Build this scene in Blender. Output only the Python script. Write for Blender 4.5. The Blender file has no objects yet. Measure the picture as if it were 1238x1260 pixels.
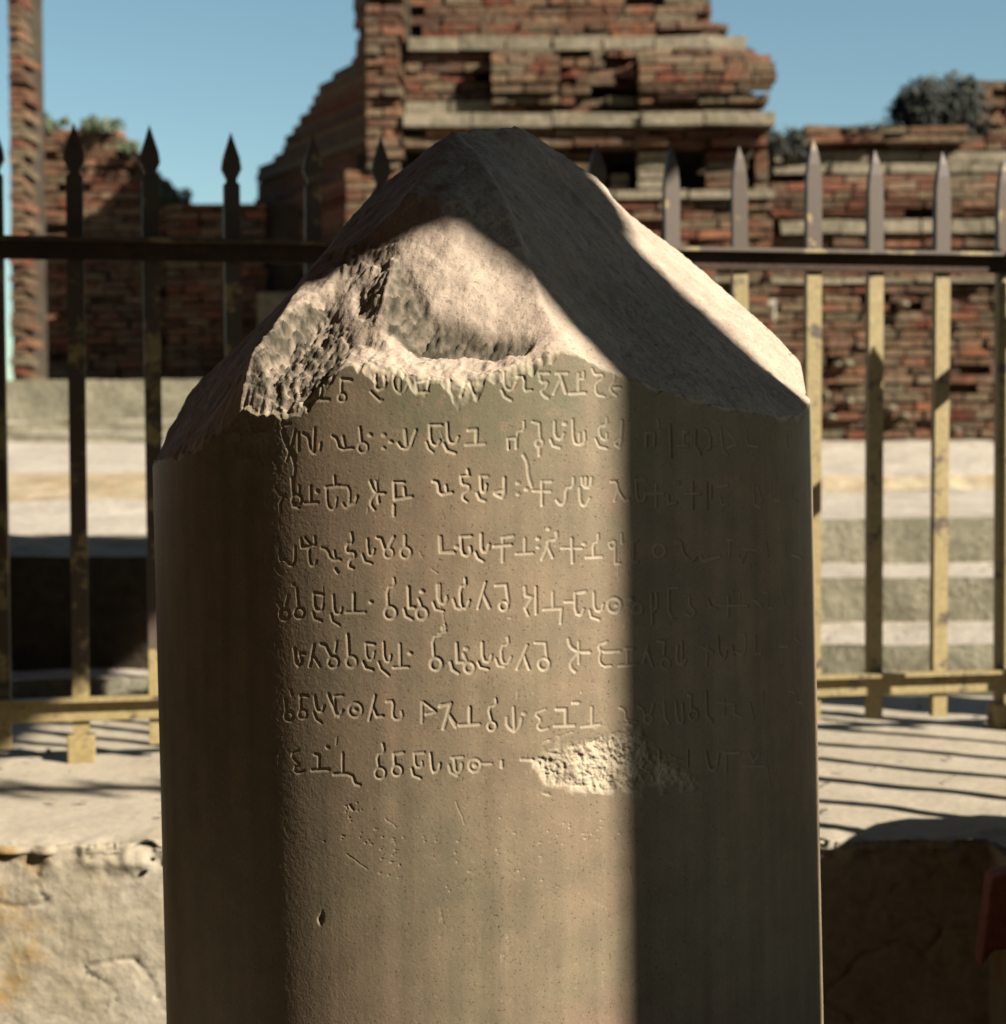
import bpy, math, random
import numpy as np
from mathutils import Vector, Matrix
from mathutils.geometry import delaunay_2d_cdt

S = bpy.context.scene
C = S.collection
R_ = math.radians
# ------------------------------------------------------------------ camera, world, sun, exposure
F, CX, CY = 2200.0, 619.0, 630.0                 # focal length and centre, in pixels of the 1238 px wide picture
PITCH, ROLL = math.atan(75.0 / F), R_(-0.3)
cam_d = bpy.data.cameras.new('camera'); cam = bpy.data.objects.new('camera', cam_d); C.objects.link(cam)
cam_d.sensor_fit = 'HORIZONTAL'; cam_d.sensor_width = 36.0; cam_d.lens = F / 1238.0 * 36.0
cam_d.clip_start = 0.05; cam_d.clip_end = 3000
CAMROT = Matrix.Rotation(R_(90) - PITCH, 3, 'X') @ Matrix.Rotation(ROLL, 3, 'Z')
cam.matrix_world = CAMROT.to_4x4()
cam_d.dof.use_dof = True; cam_d.dof.focus_distance = 1.66; cam_d.dof.aperture_fstop = 8.0
S.camera = cam
AZ, EL = R_(123.0), R_(35.0)                      # sun: azimuth clockwise from +Y, elevation
SUN = Vector((math.sin(AZ) * math.cos(EL), math.cos(AZ) * math.cos(EL), math.sin(EL)))
w = bpy.data.worlds.new('World'); S.world = w; w.use_nodes = True
nt = w.node_tree; bg = nt.nodes['Background']
sk = nt.nodes.new('ShaderNodeTexSky'); sk.sky_type = 'NISHITA'; sk.sun_disc = False
sk.sun_elevation = EL; sk.sun_rotation = AZ; sk.air_density = 1.0; sk.dust_density = 0.3; sk.ozone_density = 1.6
tn = nt.nodes.new('ShaderNodeMix'); tn.data_type = 'RGBA'; tn.blend_type = 'MULTIPLY'; tn.inputs[0].default_value = 1.0
nt.links.new(sk.outputs[0], tn.inputs[6]); tn.inputs[7].default_value = (0.72, 0.81, 0.70, 1); nt.links.new(tn.outputs[2], bg.inputs[0]); bg.inputs[1].default_value = 0.05
sd = bpy.data.lights.new('sun', 'SUN'); sd.energy = 5.0; sd.angle = R_(0.5); sd.color = (1.0, 0.93, 0.80)
so = bpy.data.objects.new('sun', sd); C.objects.link(so)
so.rotation_euler = SUN.to_track_quat('Z', 'Y').to_euler(); so.location = (6, -5, 8)
S.view_settings.view_transform = 'Standard'; S.view_settings.look = 'None'
S.view_settings.exposure = 1.6; S.view_settings.gamma = 1.0; S.view_settings.use_curve_mapping = False

rng = np.random.default_rng(7)
rnd = random.Random(11)

# ------------------------------------------------------------------ helpers
_M = np.array(CAMROT)
def at(px, py, Y):
    """the point at distance Y in front of the camera seen at picture point (px, py)"""
    d = _M @ np.array([(px - CX) / F, -(py - CY) / F, -1.0])
    return d * (Y / d[1])
def tag(o, label=None, cat=None, group=None, kind=None):
    if label: o['label'] = label
    if cat: o['category'] = cat
    if group: o['group'] = group
    if kind: o['kind'] = kind
    return o
def link(o, parent=None):
    C.objects.link(o)
    if parent is not None: o.parent = parent
    return o
def empty(name, loc=(0, 0, 0), rz=0.0):
    o = bpy.data.objects.new(name, None); o.location = loc; o.rotation_euler = (0, 0, rz); o.empty_display_size = 0.1
    return link(o)
def me_from(name, V, Fa, mat=None, smooth=False):
    me = bpy.data.meshes.new(name)
    V = np.asarray(V, dtype=np.float32)
    if isinstance(Fa, np.ndarray):
        n, k = Fa.shape
        me.vertices.add(len(V)); me.vertices.foreach_set('co', V.ravel())
        me.loops.add(n * k); me.loops.foreach_set('vertex_index', Fa.astype(np.int32).ravel())
        me.polygons.add(n); me.polygons.foreach_set('loop_start', np.arange(0, n * k, k, dtype=np.int32))
        me.update(calc_edges=True)
    else:
        me.from_pydata([tuple(map(float, v)) for v in V], [], Fa)
    me.polygons.foreach_set('use_smooth', np.full(len(me.polygons), smooth))
    if mat: me.materials.append(mat)
    me.update()
    return me
def mk(name, V, Fa, mat, parent=None, smooth=False):
    return link(bpy.data.objects.new(name, me_from(name, V, Fa, mat, smooth)), parent)

class MB:
    def __init__(s): s.v = []; s.f = []
    def add(s, V, Fa):
        b = len(s.v); s.v += [tuple(p) for p in V]; s.f += [tuple(i + b for i in f) for f in Fa]
    def box(s, x0, x1, y0, y1, z0, z1, jit=0.0, rot=0.0):
        V = [(x, y, z) for z in (z0, z1) for y in (y0, y1) for x in (x0, x1)]
        if jit: V = [tuple(c + rnd.uniform(-jit, jit) for c in p) for p in V]
        s.add(V, [(0, 2, 3, 1), (4, 5, 7, 6), (0, 1, 5, 4), (2, 6, 7, 3), (0, 4, 6, 2), (1, 3, 7, 5)])
    def prism(s, poly, z0, z1):
        n = len(poly)
        V = [(x, y, z0) for x, y in poly] + [(x, y, z1) for x, y in poly]
        s.add(V, [tuple(range(n))[::-1], tuple(range(n, 2 * n))] + [(i, (i + 1) % n, n + (i + 1) % n, n + i) for i in range(n)])
    def build(s, name, mat, parent=None, smooth=False, bevel=0.0):
        o = mk(name, s.v, s.f, mat, parent, smooth)
        if bevel:
            m = o.modifiers.new('bevel', 'BEVEL'); m.width = bevel; m.segments = 2; m.limit_method = 'ANGLE'
        return o

def _hash(i, j, k, seed):
    n = (i.astype(np.int64) * 374761393 + j.astype(np.int64) * 668265263 + k.astype(np.int64) * 2147483647 + seed * 974634777) & 0xffffffff
    n = ((n ^ (n >> 13)) * 1274126177) & 0xffffffff
    return ((n ^ (n >> 16)) & 0xffff) / 32767.5 - 1.0
def noise3(x, y, z, seed=0):
    x, y, z = np.broadcast_arrays(x, y, z)
    i, j, k = np.floor(x), np.floor(y), np.floor(z)
    fx, fy, fz = x - i, y - j, z - k
    fx, fy, fz = [t * t * (3 - 2 * t) for t in (fx, fy, fz)]
    r = 0
    for a in (0, 1):
        for b in (0, 1):
            for c in (0, 1):
                r = r + _hash(i + a, j + b, k + c, seed) * (fx if a else 1 - fx) * (fy if b else 1 - fy) * (fz if c else 1 - fz)
    return r
def fbm(x, y, z, oct=3, seed=0, gain=0.5):
    r = 0; a = 1.0
    for o in range(oct):
        r = r + a * noise3(x * 2 ** o, y * 2 ** o, z * 2 ** o, seed + o); a *= gain
    return r
def inpoly(x, y, P):
    r = np.zeros(x.shape, bool); n = len(P)
    for i in range(n):
        x0, y0 = P[i]; x1, y1 = P[(i + 1) % n]
        c = ((y0 > y) != (y1 > y)) & (x < (x1 - x0) * (y - y0) / (y1 - y0 + 1e-12) + x0)
        r ^= c
    return r

# ------------------------------------------------------------------ materials
def new_mat(name):
    m = bpy.data.materials.new(name); m.use_nodes = True
    n = m.node_tree.nodes; l = m.node_tree.links; b = n['Principled BSDF']
    return m, n, l, b
def N(n, t, **kw):
    o = n.new(t)
    for k, v in kw.items():
        if isinstance(k, str) and hasattr(o, k): setattr(o, k, v)
    return o
def ramp(n, l, src, stops, interp='LINEAR'):
    r = n.new('ShaderNodeValToRGB'); r.color_ramp.interpolation = interp
    e = r.color_ramp.elements
    while len(e) < len(stops): e.new(0.5)
    for q, (p, c) in zip(e, stops): q.position = p; q.color = (*c, 1) if len(c) == 3 else c
    l.new(src, r.inputs[0]); return r
def tex(n, l, scale, detail=4, rough=0.55, coord='Object', stretch=None, kind='noise', vec=None):
    if vec is None:
        tc = n.new('ShaderNodeTexCoord'); vec = tc.outputs[coord]
    if stretch:
        mp = n.new('ShaderNodeMapping'); mp.inputs['Scale'].default_value = stretch; l.new(vec, mp.inputs[0]); vec = mp.outputs[0]
    if kind == 'noise':
        t = n.new('ShaderNodeTexNoise'); t.inputs['Detail'].default_value = detail; t.inputs['Roughness'].default_value = rough
    else:
        t = n.new('ShaderNodeTexVoronoi')
    t.inputs['Scale'].default_value = scale
    l.new(vec, t.inputs['Vector']); return t
def mixc(n, l, fac, a, b, mode='MIX'):
    m = n.new('ShaderNodeMix'); m.data_type = 'RGBA'; m.blend_type = mode
    for s, v in ((m.inputs[0], fac), (m.inputs[6], a), (m.inputs[7], b)):
        if hasattr(v, 'is_linked') or hasattr(v, 'links'): l.new(v, s)
        elif isinstance(v, (int, float)): s.default_value = v
        else: s.default_value = (*v, 1)
    return m.outputs[2]
def bump(n, l, b, h, strength=0.5, dist=0.01, prev=None):
    u = n.new('ShaderNodeBump'); u.inputs['Strength'].default_value = strength; u.inputs['Distance'].default_value = dist
    l.new(h, u.inputs['Height'])
    if prev: l.new(prev, u.inputs['Normal'])
    l.new(u.outputs[0], b.inputs['Normal']); return u.outputs[0]

def mat_shaft():
    m, n, l, b = new_mat('polished_sandstone')
    big = tex(n, l, 3.2, 4); streak = tex(n, l, 60, 3, stretch=(1, 1, 0.03)); sp = tex(n, l, 420, 2); mid = tex(n, l, 30, 4)
    c = ramp(n, l, big.outputs[0], [(0.30, (0.132, 0.108, 0.070)), (0.45, (0.165, 0.122, 0.083)), (0.58, (0.154, 0.125, 0.083)), (0.72, (0.184, 0.120, 0.086))]).outputs[0]
    s = ramp(n, l, streak.outputs[0], [(0.3, (0.86, 0.86, 0.86)), (0.7, (1.12, 1.1, 1.09))]).outputs[0]
    c = mixc(n, l, 1.0, c, s, 'MULTIPLY')
    g = ramp(n, l, mid.outputs[0], [(0.3, (0.84, 0.86, 0.85)), (0.7, (1.12, 1.09, 1.07))]).outputs[0]
    c = mixc(n, l, 1.0, c, g, 'MULTIPLY')
    d = ramp(n, l, sp.outputs[0], [(0.27, (0.5, 0.45, 0.4)), (0.38, (1, 1, 1)), (0.62, (1, 1, 1)), (0.74, (1.35, 1.32, 1.25))]).outputs[0]
    c = mixc(n, l, 1.0, c, d, 'MULTIPLY')
    at_ = n.new('ShaderNodeAttribute'); at_.attribute_name = 'fresh'
    c = mixc(n, l, at_.outputs['Fac'], c, (0.31, 0.255, 0.185))
    at2 = n.new('ShaderNodeAttribute'); at2.attribute_name = 'stain'
    c = mixc(n, l, at2.outputs['Fac'], c, (0.085, 0.088, 0.052))
    l.new(c, b.inputs['Base Color'])
    rr = ramp(n, l, at_.outputs['Fac'], [(0, (0.5,) * 3), (1, (0.85,) * 3)]).outputs[0]
    l.new(rr, b.inputs['Roughness']); b.inputs['Specular IOR Level'].default_value = 0.22
    p = bump(n, l, b, sp.outputs[0], 0.25, 0.0008); p = bump(n, l, b, streak.outputs[0], 0.3, 0.0006, p)
    return m
def mat_fracture():
    m, n, l, b = new_mat('fractured_sandstone')
    big = tex(n, l, 9, 4); sp = tex(n, l, 260, 3); mid = tex(n, l, 60, 5, 0.6); st = tex(n, l, 70, 3, stretch=(1, 0.12, 0.12))
    c = ramp(n, l, big.outputs[0], [(0.3, (0.250, 0.198, 0.152)), (0.7, (0.310, 0.248, 0.195))]).outputs[0]
    g = ramp(n, l, mid.outputs[0], [(0.3, (0.82, 0.8, 0.8)), (0.7, (1.12, 1.1, 1.08))]).outputs[0]
    c = mixc(n, l, 1.0, c, g, 'MULTIPLY')
    d = ramp(n, l, sp.outputs[0], [(0.3, (0.55, 0.5, 0.48)), (0.42, (1, 1, 1))]).outputs[0]
    c = mixc(n, l, 0.8, c, d, 'MULTIPLY')
    at_ = n.new('ShaderNodeAttribute'); at_.attribute_name = 'dirt_shade'
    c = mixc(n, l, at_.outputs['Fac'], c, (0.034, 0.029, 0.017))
    l.new(c, b.inputs['Base Color']); b.inputs['Roughness'].default_value = 0.85; b.inputs['Specular IOR Level'].default_value = 0.25
    p = bump(n, l, b, sp.outputs[0], 0.5, 0.0015); p = bump(n, l, b, mid.outputs[0], 0.4, 0.004, p); bump(n, l, b, st.outputs[0], 0.25, 0.003, p)
    return m
def mat_brick():
    m, n, l, b = new_mat('old_brick')
    geo = n.new('ShaderNodeNewGeometry'); oi = n.new('ShaderNodeObjectInfo')
    ad = n.new('ShaderNodeMath'); ad.operation = 'ADD'; l.new(geo.outputs['Random Per Island'], ad.inputs[0]); l.new(oi.outputs['Random'], ad.inputs[1])
    fr = n.new('ShaderNodeMath'); fr.operation = 'FRACT'; l.new(ad.outputs[0], fr.inputs[0])
    c = ramp(n, l, fr.outputs[0], [(0.0, (0.104, 0.033, 0.020)), (0.18, (0.072, 0.041, 0.025)), (0.34, (0.149, 0.059, 0.033)), (0.5, (0.095, 0.068, 0.041)),
                                   (0.66, (0.054, 0.025, 0.017)), (0.8, (0.135, 0.086, 0.054)), (0.92, (0.086, 0.072, 0.045)), (1.0, (0.180, 0.077, 0.045))]).outputs[0]
    t = tex(n, l, 6.0, 5, 0.65, vec=geo.outputs['Position']); t2 = tex(n, l, 26.0, 5, 0.6, vec=geo.outputs['Position'])
    k = ramp(n, l, t.outputs[0], [(0.46, (0, 0, 0)), (0.72, (0.85, 0.85, 0.85))]).outputs[0]
    c = mixc(n, l, k, c, (0.10, 0.085, 0.055))
    g = ramp(n, l, t2.outputs[0], [(0.25, (0.4, 0.4, 0.4)), (0.75, (1.45, 1.4, 1.35))]).outputs[0]
    c = mixc(n, l, 1.0, c, g, 'MULTIPLY')
    l.new(c, b.inputs['Base Color']); b.inputs['Roughness'].default_value = 0.92; b.inputs['Specular IOR Level'].default_value = 0.15
    bump(n, l, b, t2.outputs[0], 0.8, 0.02)
    return m
KF = {'cement_ledge': 0.68, 'stained_lime_mortar': 0.62, 'grey_rubble': 0.60, 'pale_worn_stone': 0.52, 'yellow_rubble': 0.6, 'mossy_riser': 0.95, 'pale_course_stone': 0.55, 'old_mortar': 0.4}
def mat_stone(name, c0, c1, scale=5, dark=0.5, bumpd=0.01, rough=0.9, detail_scale=60, pos=True, spots=None):
    kf = 0.82 * KF.get(name, 1.0); c0 = tuple(q * kf for q in c0); c1 = tuple(q * kf for q in c1)
    if spots: spots = (spots[0], spots[1], tuple(q * kf for q in spots[2]))
    m, n, l, b = new_mat(name)
    geo = n.new('ShaderNodeNewGeometry'); v = geo.outputs['Position']
    t = tex(n, l, scale, 6, 0.6, vec=v); t2 = tex(n, l, detail_scale, 5, 0.65, vec=v)
    c = ramp(n, l, t.outputs[0], [(0.32, c0), (0.68, c1)]).outputs[0]
    g = ramp(n, l, t2.outputs[0], [(0.28, (dark,) * 3), (0.6, (1.05,) * 3), (0.8, (1.2,) * 3)]).outputs[0]
    c = mixc(n, l, 1.0, c, g, 'MULTIPLY')
    if spots:
        t3 = tex(n, l, spots[0], 4, 0.7, vec=v)
        k = ramp(n, l, t3.outputs[0], [(spots[1], (0, 0, 0)), (spots[1] + 0.12, (1, 1, 1))]).outputs[0]
        c = mixc(n, l, k, c, spots[2])
    l.new(c, b.inputs['Base Color']); b.inputs['Roughness'].default_value = rough; b.inputs['Specular IOR Level'].default_value = 0.2
    bump(n, l, b, t2.outputs[0], 0.7, bumpd)
    return m
def mat_paint():
    m, n, l, b = new_mat('worn_shaded_yellow_paint_iron')
    geo = n.new('ShaderNodeNewGeometry'); v = geo.outputs['Position']
    t = tex(n, l, 14, 6, 0.7, vec=v); t2 = tex(n, l, 90, 4, vec=v)
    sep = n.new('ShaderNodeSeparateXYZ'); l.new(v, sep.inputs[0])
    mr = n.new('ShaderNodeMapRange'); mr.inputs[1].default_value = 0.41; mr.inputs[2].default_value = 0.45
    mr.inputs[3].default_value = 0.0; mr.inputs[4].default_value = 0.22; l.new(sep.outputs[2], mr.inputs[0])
    mx = n.new('ShaderNodeMapRange'); mx.inputs[1].default_value = -0.15; mx.inputs[2].default_value = -0.45; mx.inputs[3].default_value = 0.0; mx.inputs[4].default_value = 0.15; l.new(sep.outputs[0], mx.inputs[0])  # extra brown on the left pickets above the bottom rail: roof shade painted in
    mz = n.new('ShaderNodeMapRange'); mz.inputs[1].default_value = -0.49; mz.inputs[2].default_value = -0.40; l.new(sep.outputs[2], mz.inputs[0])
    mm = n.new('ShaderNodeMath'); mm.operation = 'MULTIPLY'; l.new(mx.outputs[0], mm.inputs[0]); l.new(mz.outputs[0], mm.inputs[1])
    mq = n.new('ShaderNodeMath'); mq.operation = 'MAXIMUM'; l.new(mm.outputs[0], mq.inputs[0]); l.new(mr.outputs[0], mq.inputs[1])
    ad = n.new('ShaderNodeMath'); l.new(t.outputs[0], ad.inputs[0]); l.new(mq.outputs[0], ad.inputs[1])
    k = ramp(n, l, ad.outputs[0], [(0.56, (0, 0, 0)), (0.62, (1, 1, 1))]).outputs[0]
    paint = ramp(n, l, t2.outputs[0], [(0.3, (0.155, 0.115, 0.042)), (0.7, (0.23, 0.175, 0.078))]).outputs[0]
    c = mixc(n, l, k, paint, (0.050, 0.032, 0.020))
    l.new(c, b.inputs['Base Color']); b.inputs['Roughness'].default_value = 0.6
    bump(n, l, b, t.outputs[0], 0.3, 0.002)
    return m
def mat_leaf(name, c0, c1):
    m, n, l, b = new_mat(name)
    geo = n.new('ShaderNodeNewGeometry')
    c = ramp(n, l, geo.outputs['Random Per Island'], [(0, c0), (1, c1)]).outputs[0]
    l.new(c, b.inputs['Base Color']); b.inputs['Roughness'].default_value = 0.7
    return m
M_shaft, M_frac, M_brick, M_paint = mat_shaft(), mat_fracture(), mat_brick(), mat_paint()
M_rust = mat_stone('rusted_iron', (0.035, 0.022, 0.015), (0.065, 0.035, 0.022), 9, 0.6, 0.002, 0.75, 80)
M_ground = mat_stone('dry_trodden_earth', (0.055, 0.055, 0.028), (0.10, 0.08, 0.05), 1.2, 0.7, 0.01)
M_ledge = mat_stone('cement_ledge', (0.40, 0.34, 0.25), (0.50, 0.43, 0.33), 4, 0.82, 0.004, 0.9, 50)
M_pitwall = mat_stone('stained_lime_mortar', (0.44, 0.37, 0.25), (0.55, 0.48, 0.38), 7, 0.75, 0.006, 0.9, 45, spots=(5.5, 0.56, (0.42, 0.28, 0.12)))
M_pitstone = mat_stone('grey_rubble', (0.38, 0.36, 0.30), (0.50, 0.46, 0.38), 9, 0.75, 0.006, 0.9, 50)
M_tread = mat_stone('pale_worn_stone', (0.56, 0.48, 0.38), (0.72, 0.63, 0.52), 2.5, 0.8, 0.02, 0.9, 22)
M_rubble = mat_stone('yellow_rubble', (0.45, 0.33, 0.18), (0.60, 0.50, 0.34), 4, 0.6, 0.03, 0.9, 12)
M_riser = mat_stone('mossy_riser', (0.17, 0.155, 0.105), (0.25, 0.225, 0.16), 3, 0.6, 0.02, 0.95, 30)
M_pale = mat_stone('pale_course_stone', (0.30, 0.26, 0.17), (0.46, 0.38, 0.27), 3, 0.55, 0.02, 0.9, 22)
M_mortar = mat_stone('old_mortar', (0.10, 0.075, 0.05), (0.17, 0.13, 0.085), 4, 0.6, 0.02, 0.95, 25)
M_redstone = mat_stone('red_stone', (0.20, 0.06, 0.045), (0.28, 0.10, 0.07), 4, 0.7, 0.01)
M_roof = mat_stone('canopy_stone', (0.07, 0.045, 0.035), (0.11, 0.075, 0.055), 3, 0.7, 0.01)
M_leafd = mat_leaf('dark_leaf', (0.004, 0.006, 0.003), (0.012, 0.015, 0.007))
M_leafg = mat_leaf('green_leaf', (0.025, 0.04, 0.014), (0.06, 0.075, 0.028))
M_bark = mat_stone('bark', (0.06, 0.04, 0.03), (0.10, 0.07, 0.05), 20)

# ------------------------------------------------------------------ setting: ground, pit, terraces
ZL = -0.64                                       # level of the ledge round the pit
PX0, PX1, PY0, PY1, PZ = -1.70, 0.80, 0.50, 2.93, -1.55
def quad_sheet(name, rects, z, mat, kind='structure'):
    mb = MB()
    for x0, x1, y0, y1 in rects: mb.add([(x0, y0, z), (x1, y0, z), (x1, y1, z), (x0, y1, z)], [(0, 1, 2, 3)])
    return tag(mb.build(name, mat), kind=kind)
E = 900
quad_sheet('ground', [(-E, -2.2, -E, E), (1.6, E, -E, E), (-2.2, 1.6, -E, 0.1), (-2.2, 1.6, 4.6, E)], ZL - 0.01, M_ground)
# ledge with its top and the rough lip round the pit: a finely cut sheet
def ledge_part(x0, x1, y0, y1, nx, ny):
    X, Y = np.meshgrid(np.linspace(x0, x1, nx), np.linspace(y0, y1, ny))
    Z = ZL + 0.003 * fbm(X * 6, Y * 6, X * 0, 4, 3)
    edge = np.exp(-np.clip(Y - PY1, 0, 9) / 0.05) if y0 == PY1 else 0 * Y
    Z = Z - 0.018 * edge * (0.6 + 0.6 * fbm(X * 22, Y * 22, X * 0, 3, 9))
    I = np.arange(nx * ny).reshape(ny, nx)
    return np.stack([X, Y, Z], -1).reshape(-1, 3), np.stack([I[:-1, :-1], I[:-1, 1:], I[1:, 1:], I[1:, :-1]], -1).reshape(-1, 4)
Vs, Fs, b0 = [], [], 0
for a in ((-2.2, 1.6, PY1, 4.6, 360, 160), (-2.2, PX0, 0.1, PY1, 20, 40), (PX1, 1.6, 0.1, PY1, 30, 60), (PX0, PX1, 0.1, PY0, 30, 20)):
    v, f = ledge_part(*a); Vs.append(v); Fs.append(f + b0); b0 += len(v)
tag(mk('ledge', np.concatenate(Vs), np.concatenate(Fs), M_ledge, smooth=True), kind='structure')
# pit walls: mortared rubble, displaced
nx, nz = 520, 200
X, Zg = np.meshgrid(np.linspace(PX0, PX1, nx), np.linspace(PZ, ZL, nz))
top = np.clip((ZL - Zg) / 0.07, 0, 1)
bulge = fbm(X * 9, Zg * 9, X * 0, 3, 21)
D = 0.003 * bulge + 0.0009 * fbm(X * 45, Zg * 45, X * 0, 3, 5) + 0.014 * (1 - top) * (fbm(X * 28, Zg * 28, X * 0, 3, 8))
crk = np.abs(noise3(X * 5 + 0.4 * noise3(X * 20, Zg * 20, X * 0, 4), Zg * 3.2, X * 0, 33)) ; D = D - 0.006 * np.exp(-(crk / 0.012) ** 2)
Zt = Zg.copy(); Zt[-1] = ZL - 0.018
V = np.stack([X, PY1 - D, Zt], -1).reshape(-1, 3)
I = np.arange(nx * nz).reshape(nz, nx)
pw = tag(mk('pit_wall', V, np.stack([I[:-1, :-1], I[:-1, 1:], I[1:, 1:], I[1:, :-1]], -1).reshape(-1, 4), M_pitwall, smooth=True), kind='structure')
mb = MB()
mb.box(PX1, PX1 + 0.2, PY0, PY1 + 0.1, PZ, ZL - 0.012, 0); mb.box(PX0 - 0.2, PX0, PY0, PY1 + 0.1, PZ, ZL - 0.012); mb.box(PX0, PX1, PY0 - 0.2, PY0, PZ, ZL - 0.012)
tag(mb.build('pit_side_walls', M_pitwall), kind='structure')
quad_sheet('pit_floor', [(PX0 - 0.1, PX1 + 0.1, PY0 - 0.1, PY1 + 0.2)], PZ, M_ground)
# stones showing through the mortar of the pit wall
def blob(rx, ry, rz, seed, nu=14, nv=8, rough=0.16):
    V, Fa = [], []
    for j in range(nv + 1):
        ph = math.pi * j / nv
        for i in range(nu):
            t = 2 * math.pi * i / nu
            V.append((math.sin(ph) * math.cos(t), math.sin(ph) * math.sin(t), math.cos(ph)))
    V = np.array(V)
    V = np.sign(V) * np.abs(V) ** 0.8
    V = V * (1 + rough * fbm(V[:, 0] * 1.7 + seed, V[:, 1] * 1.7, V[:, 2] * 1.7, 3, seed))[:, None] * [rx, ry, rz]
    for j in range(nv):
        for i in range(nu):
            Fa.append((j * nu + i, j * nu + (i + 1) % nu, (j + 1) * nu + (i + 1) % nu, (j + 1) * nu + i))
    return V, np.array(Fa)
# small gravel along the lip
V_, F_, b0 = [], [], 0
for k in range(90):
    x = rnd.uniform(PX0, PX1); y = PY1 + rnd.uniform(-0.012, 0.05) ; z = ZL - 0.012 + rnd.uniform(-0.04, 0.004) * (1 if y < PY1 else 0.1); r = rnd.uniform(0.002, 0.006)
    v, f = blob(r * 1.6, r, r * 0.7, k, 8, 6, 0.35); V_.append(v + [x, y, z]); F_.append(f + b0); b0 += len(v)
tag(mk('gravel', np.concatenate(V_), np.concatenate(F_), M_pitstone, smooth=True), kind='stuff')

def terrace(name, x0, x1, prof, nx=260):
    """a stepped ramp given by (Y, z, material) points; risers and treads become parts"""
    for k in range(len(prof) - 1):
        (ya, za, m, lab), (yb, zb, _, _) = prof[k], prof[k + 1]
        L = math.hypot(yb - ya, zb - za); ny = max(4, int(L / 0.04))
        X, T = np.meshgrid(np.linspace(x0, x1, nx), np.linspace(0, 1, ny))
        wob = 0.014 * fbm(X * 1.5, X * 0 + k, X * 0, 3, k) ; 
        def zz(Y, Z): return Z
        Yy = ya + (yb - ya) * T; Zz = za + (zb - za) * T
        n_ = fbm(X * 5, Yy * 5, Zz * 9, 4, 50 + k)
        amp = 0.012 if abs(yb - ya) > abs(zb - za) else 0.014
        e = np.sin(np.pi * T) ** 0.4 if lab != 'rubble' else 1
        rise = abs(zb - za) > abs(yb - ya)
        # the broken arrises share one wobble so that neighbours meet
        wa = 0.02 * fbm(X * 2.2, X * 0 + ya * 3.1, X * 0 + za * 5, 4, 77); wb = 0.02 * fbm(X * 2.2, X * 0 + yb * 3.1, X * 0 + zb * 5, 4, 77)
        W = wa * (1 - T) + wb * T
        Yy = Yy + W + (amp * n_ * e if rise else 0); Zz = Zz + 0.5 * W + (0 if rise else amp * n_ * e)
        I = np.arange(nx * ny).reshape(ny, nx)
        tag(mk(name, np.stack([X, Yy, Zz], -1).reshape(-1, 3), np.stack([I[:-1, :-1], I[:-1, 1:], I[1:, 1:], I[1:, :-1]], -1).reshape(-1, 4), m, smooth=True), kind='structure')
def zy(y, Y): return -(y - 555.0) / F * Y
terrace('terrace_steps', 0.15, 9.0, [(5.12, -0.66, M_riser, ''), (5.12, -0.5585, M_tread, ''), (5.71, -0.5585, M_riser, ''), (5.71, -0.4075, M_tread, ''),
        (6.40, -0.4075, M_riser, ''), (6.40, -0.247, M_tread, ''), (10.6, -0.247, M_rubble, 'rubble'), (10.75, -0.159, M_tread, ''), (12.6, 0.09, M_tread, '')])
terrace('terrace_platform', -9.0, -0.15, [(4.77, -0.66, M_riser, ''), (4.77, -0.60, M_tread, ''), (4.98, -0.60, M_mortar, ''), (4.98, -0.283, M_pale, 'rubble'),
        (6.2, -0.28, M_tread, ''), (7.6, -0.20, M_rubble, ''), (8.7, -0.10, M_tread, ''), (11.0, 0.07, M_riser, ''), (11.0, 0.125, M_tread, ''), (11.4, 0.13, M_riser, ''), (11.4, 0.20, M_tread, ''),
        (11.8, 0.22, M_riser, ''), (11.8, 0.483, M_tread, ''), (13.0, 0.50, M_tread, '')])

# ------------------------------------------------------------------ the inscribed pillar stump
RS, CYL = 0.35, 1.93
def cxz(z): return -0.0215 - 0.017 * z
def rad(z): return RS - 0.004 * z
def plan(px, py, k=0.0):
    """k = 0: where the sight line enters the shaft, 1: where it leaves; gives a point at picture height py"""
    z = 0.0
    for _ in range(4):
        d = _M @ np.array([(px - CX) / F, -(py - CY) / F, -1.0]); m = d[0] / d[1]
        cx = cxz(z); r = rad(z)
        A = 1 + m * m; B = -2 * (m * cx + CYL); K = cx * cx + CYL * CYL - r * r
        disc = max(0.0, B * B - 4 * A * K)
        yf = (-B - math.sqrt(disc)) / (2 * A); yb = (-B + math.sqrt(disc)) / (2 * A)
        Y = yf + k * (yb - yf); z = d[2] / d[1] * Y
    x = m * Y
    return (x - cx) , (Y - CYL), z
def theta(px, py):
    x, y, z = plan(px, py); return math.atan2(x, -y), z

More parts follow.
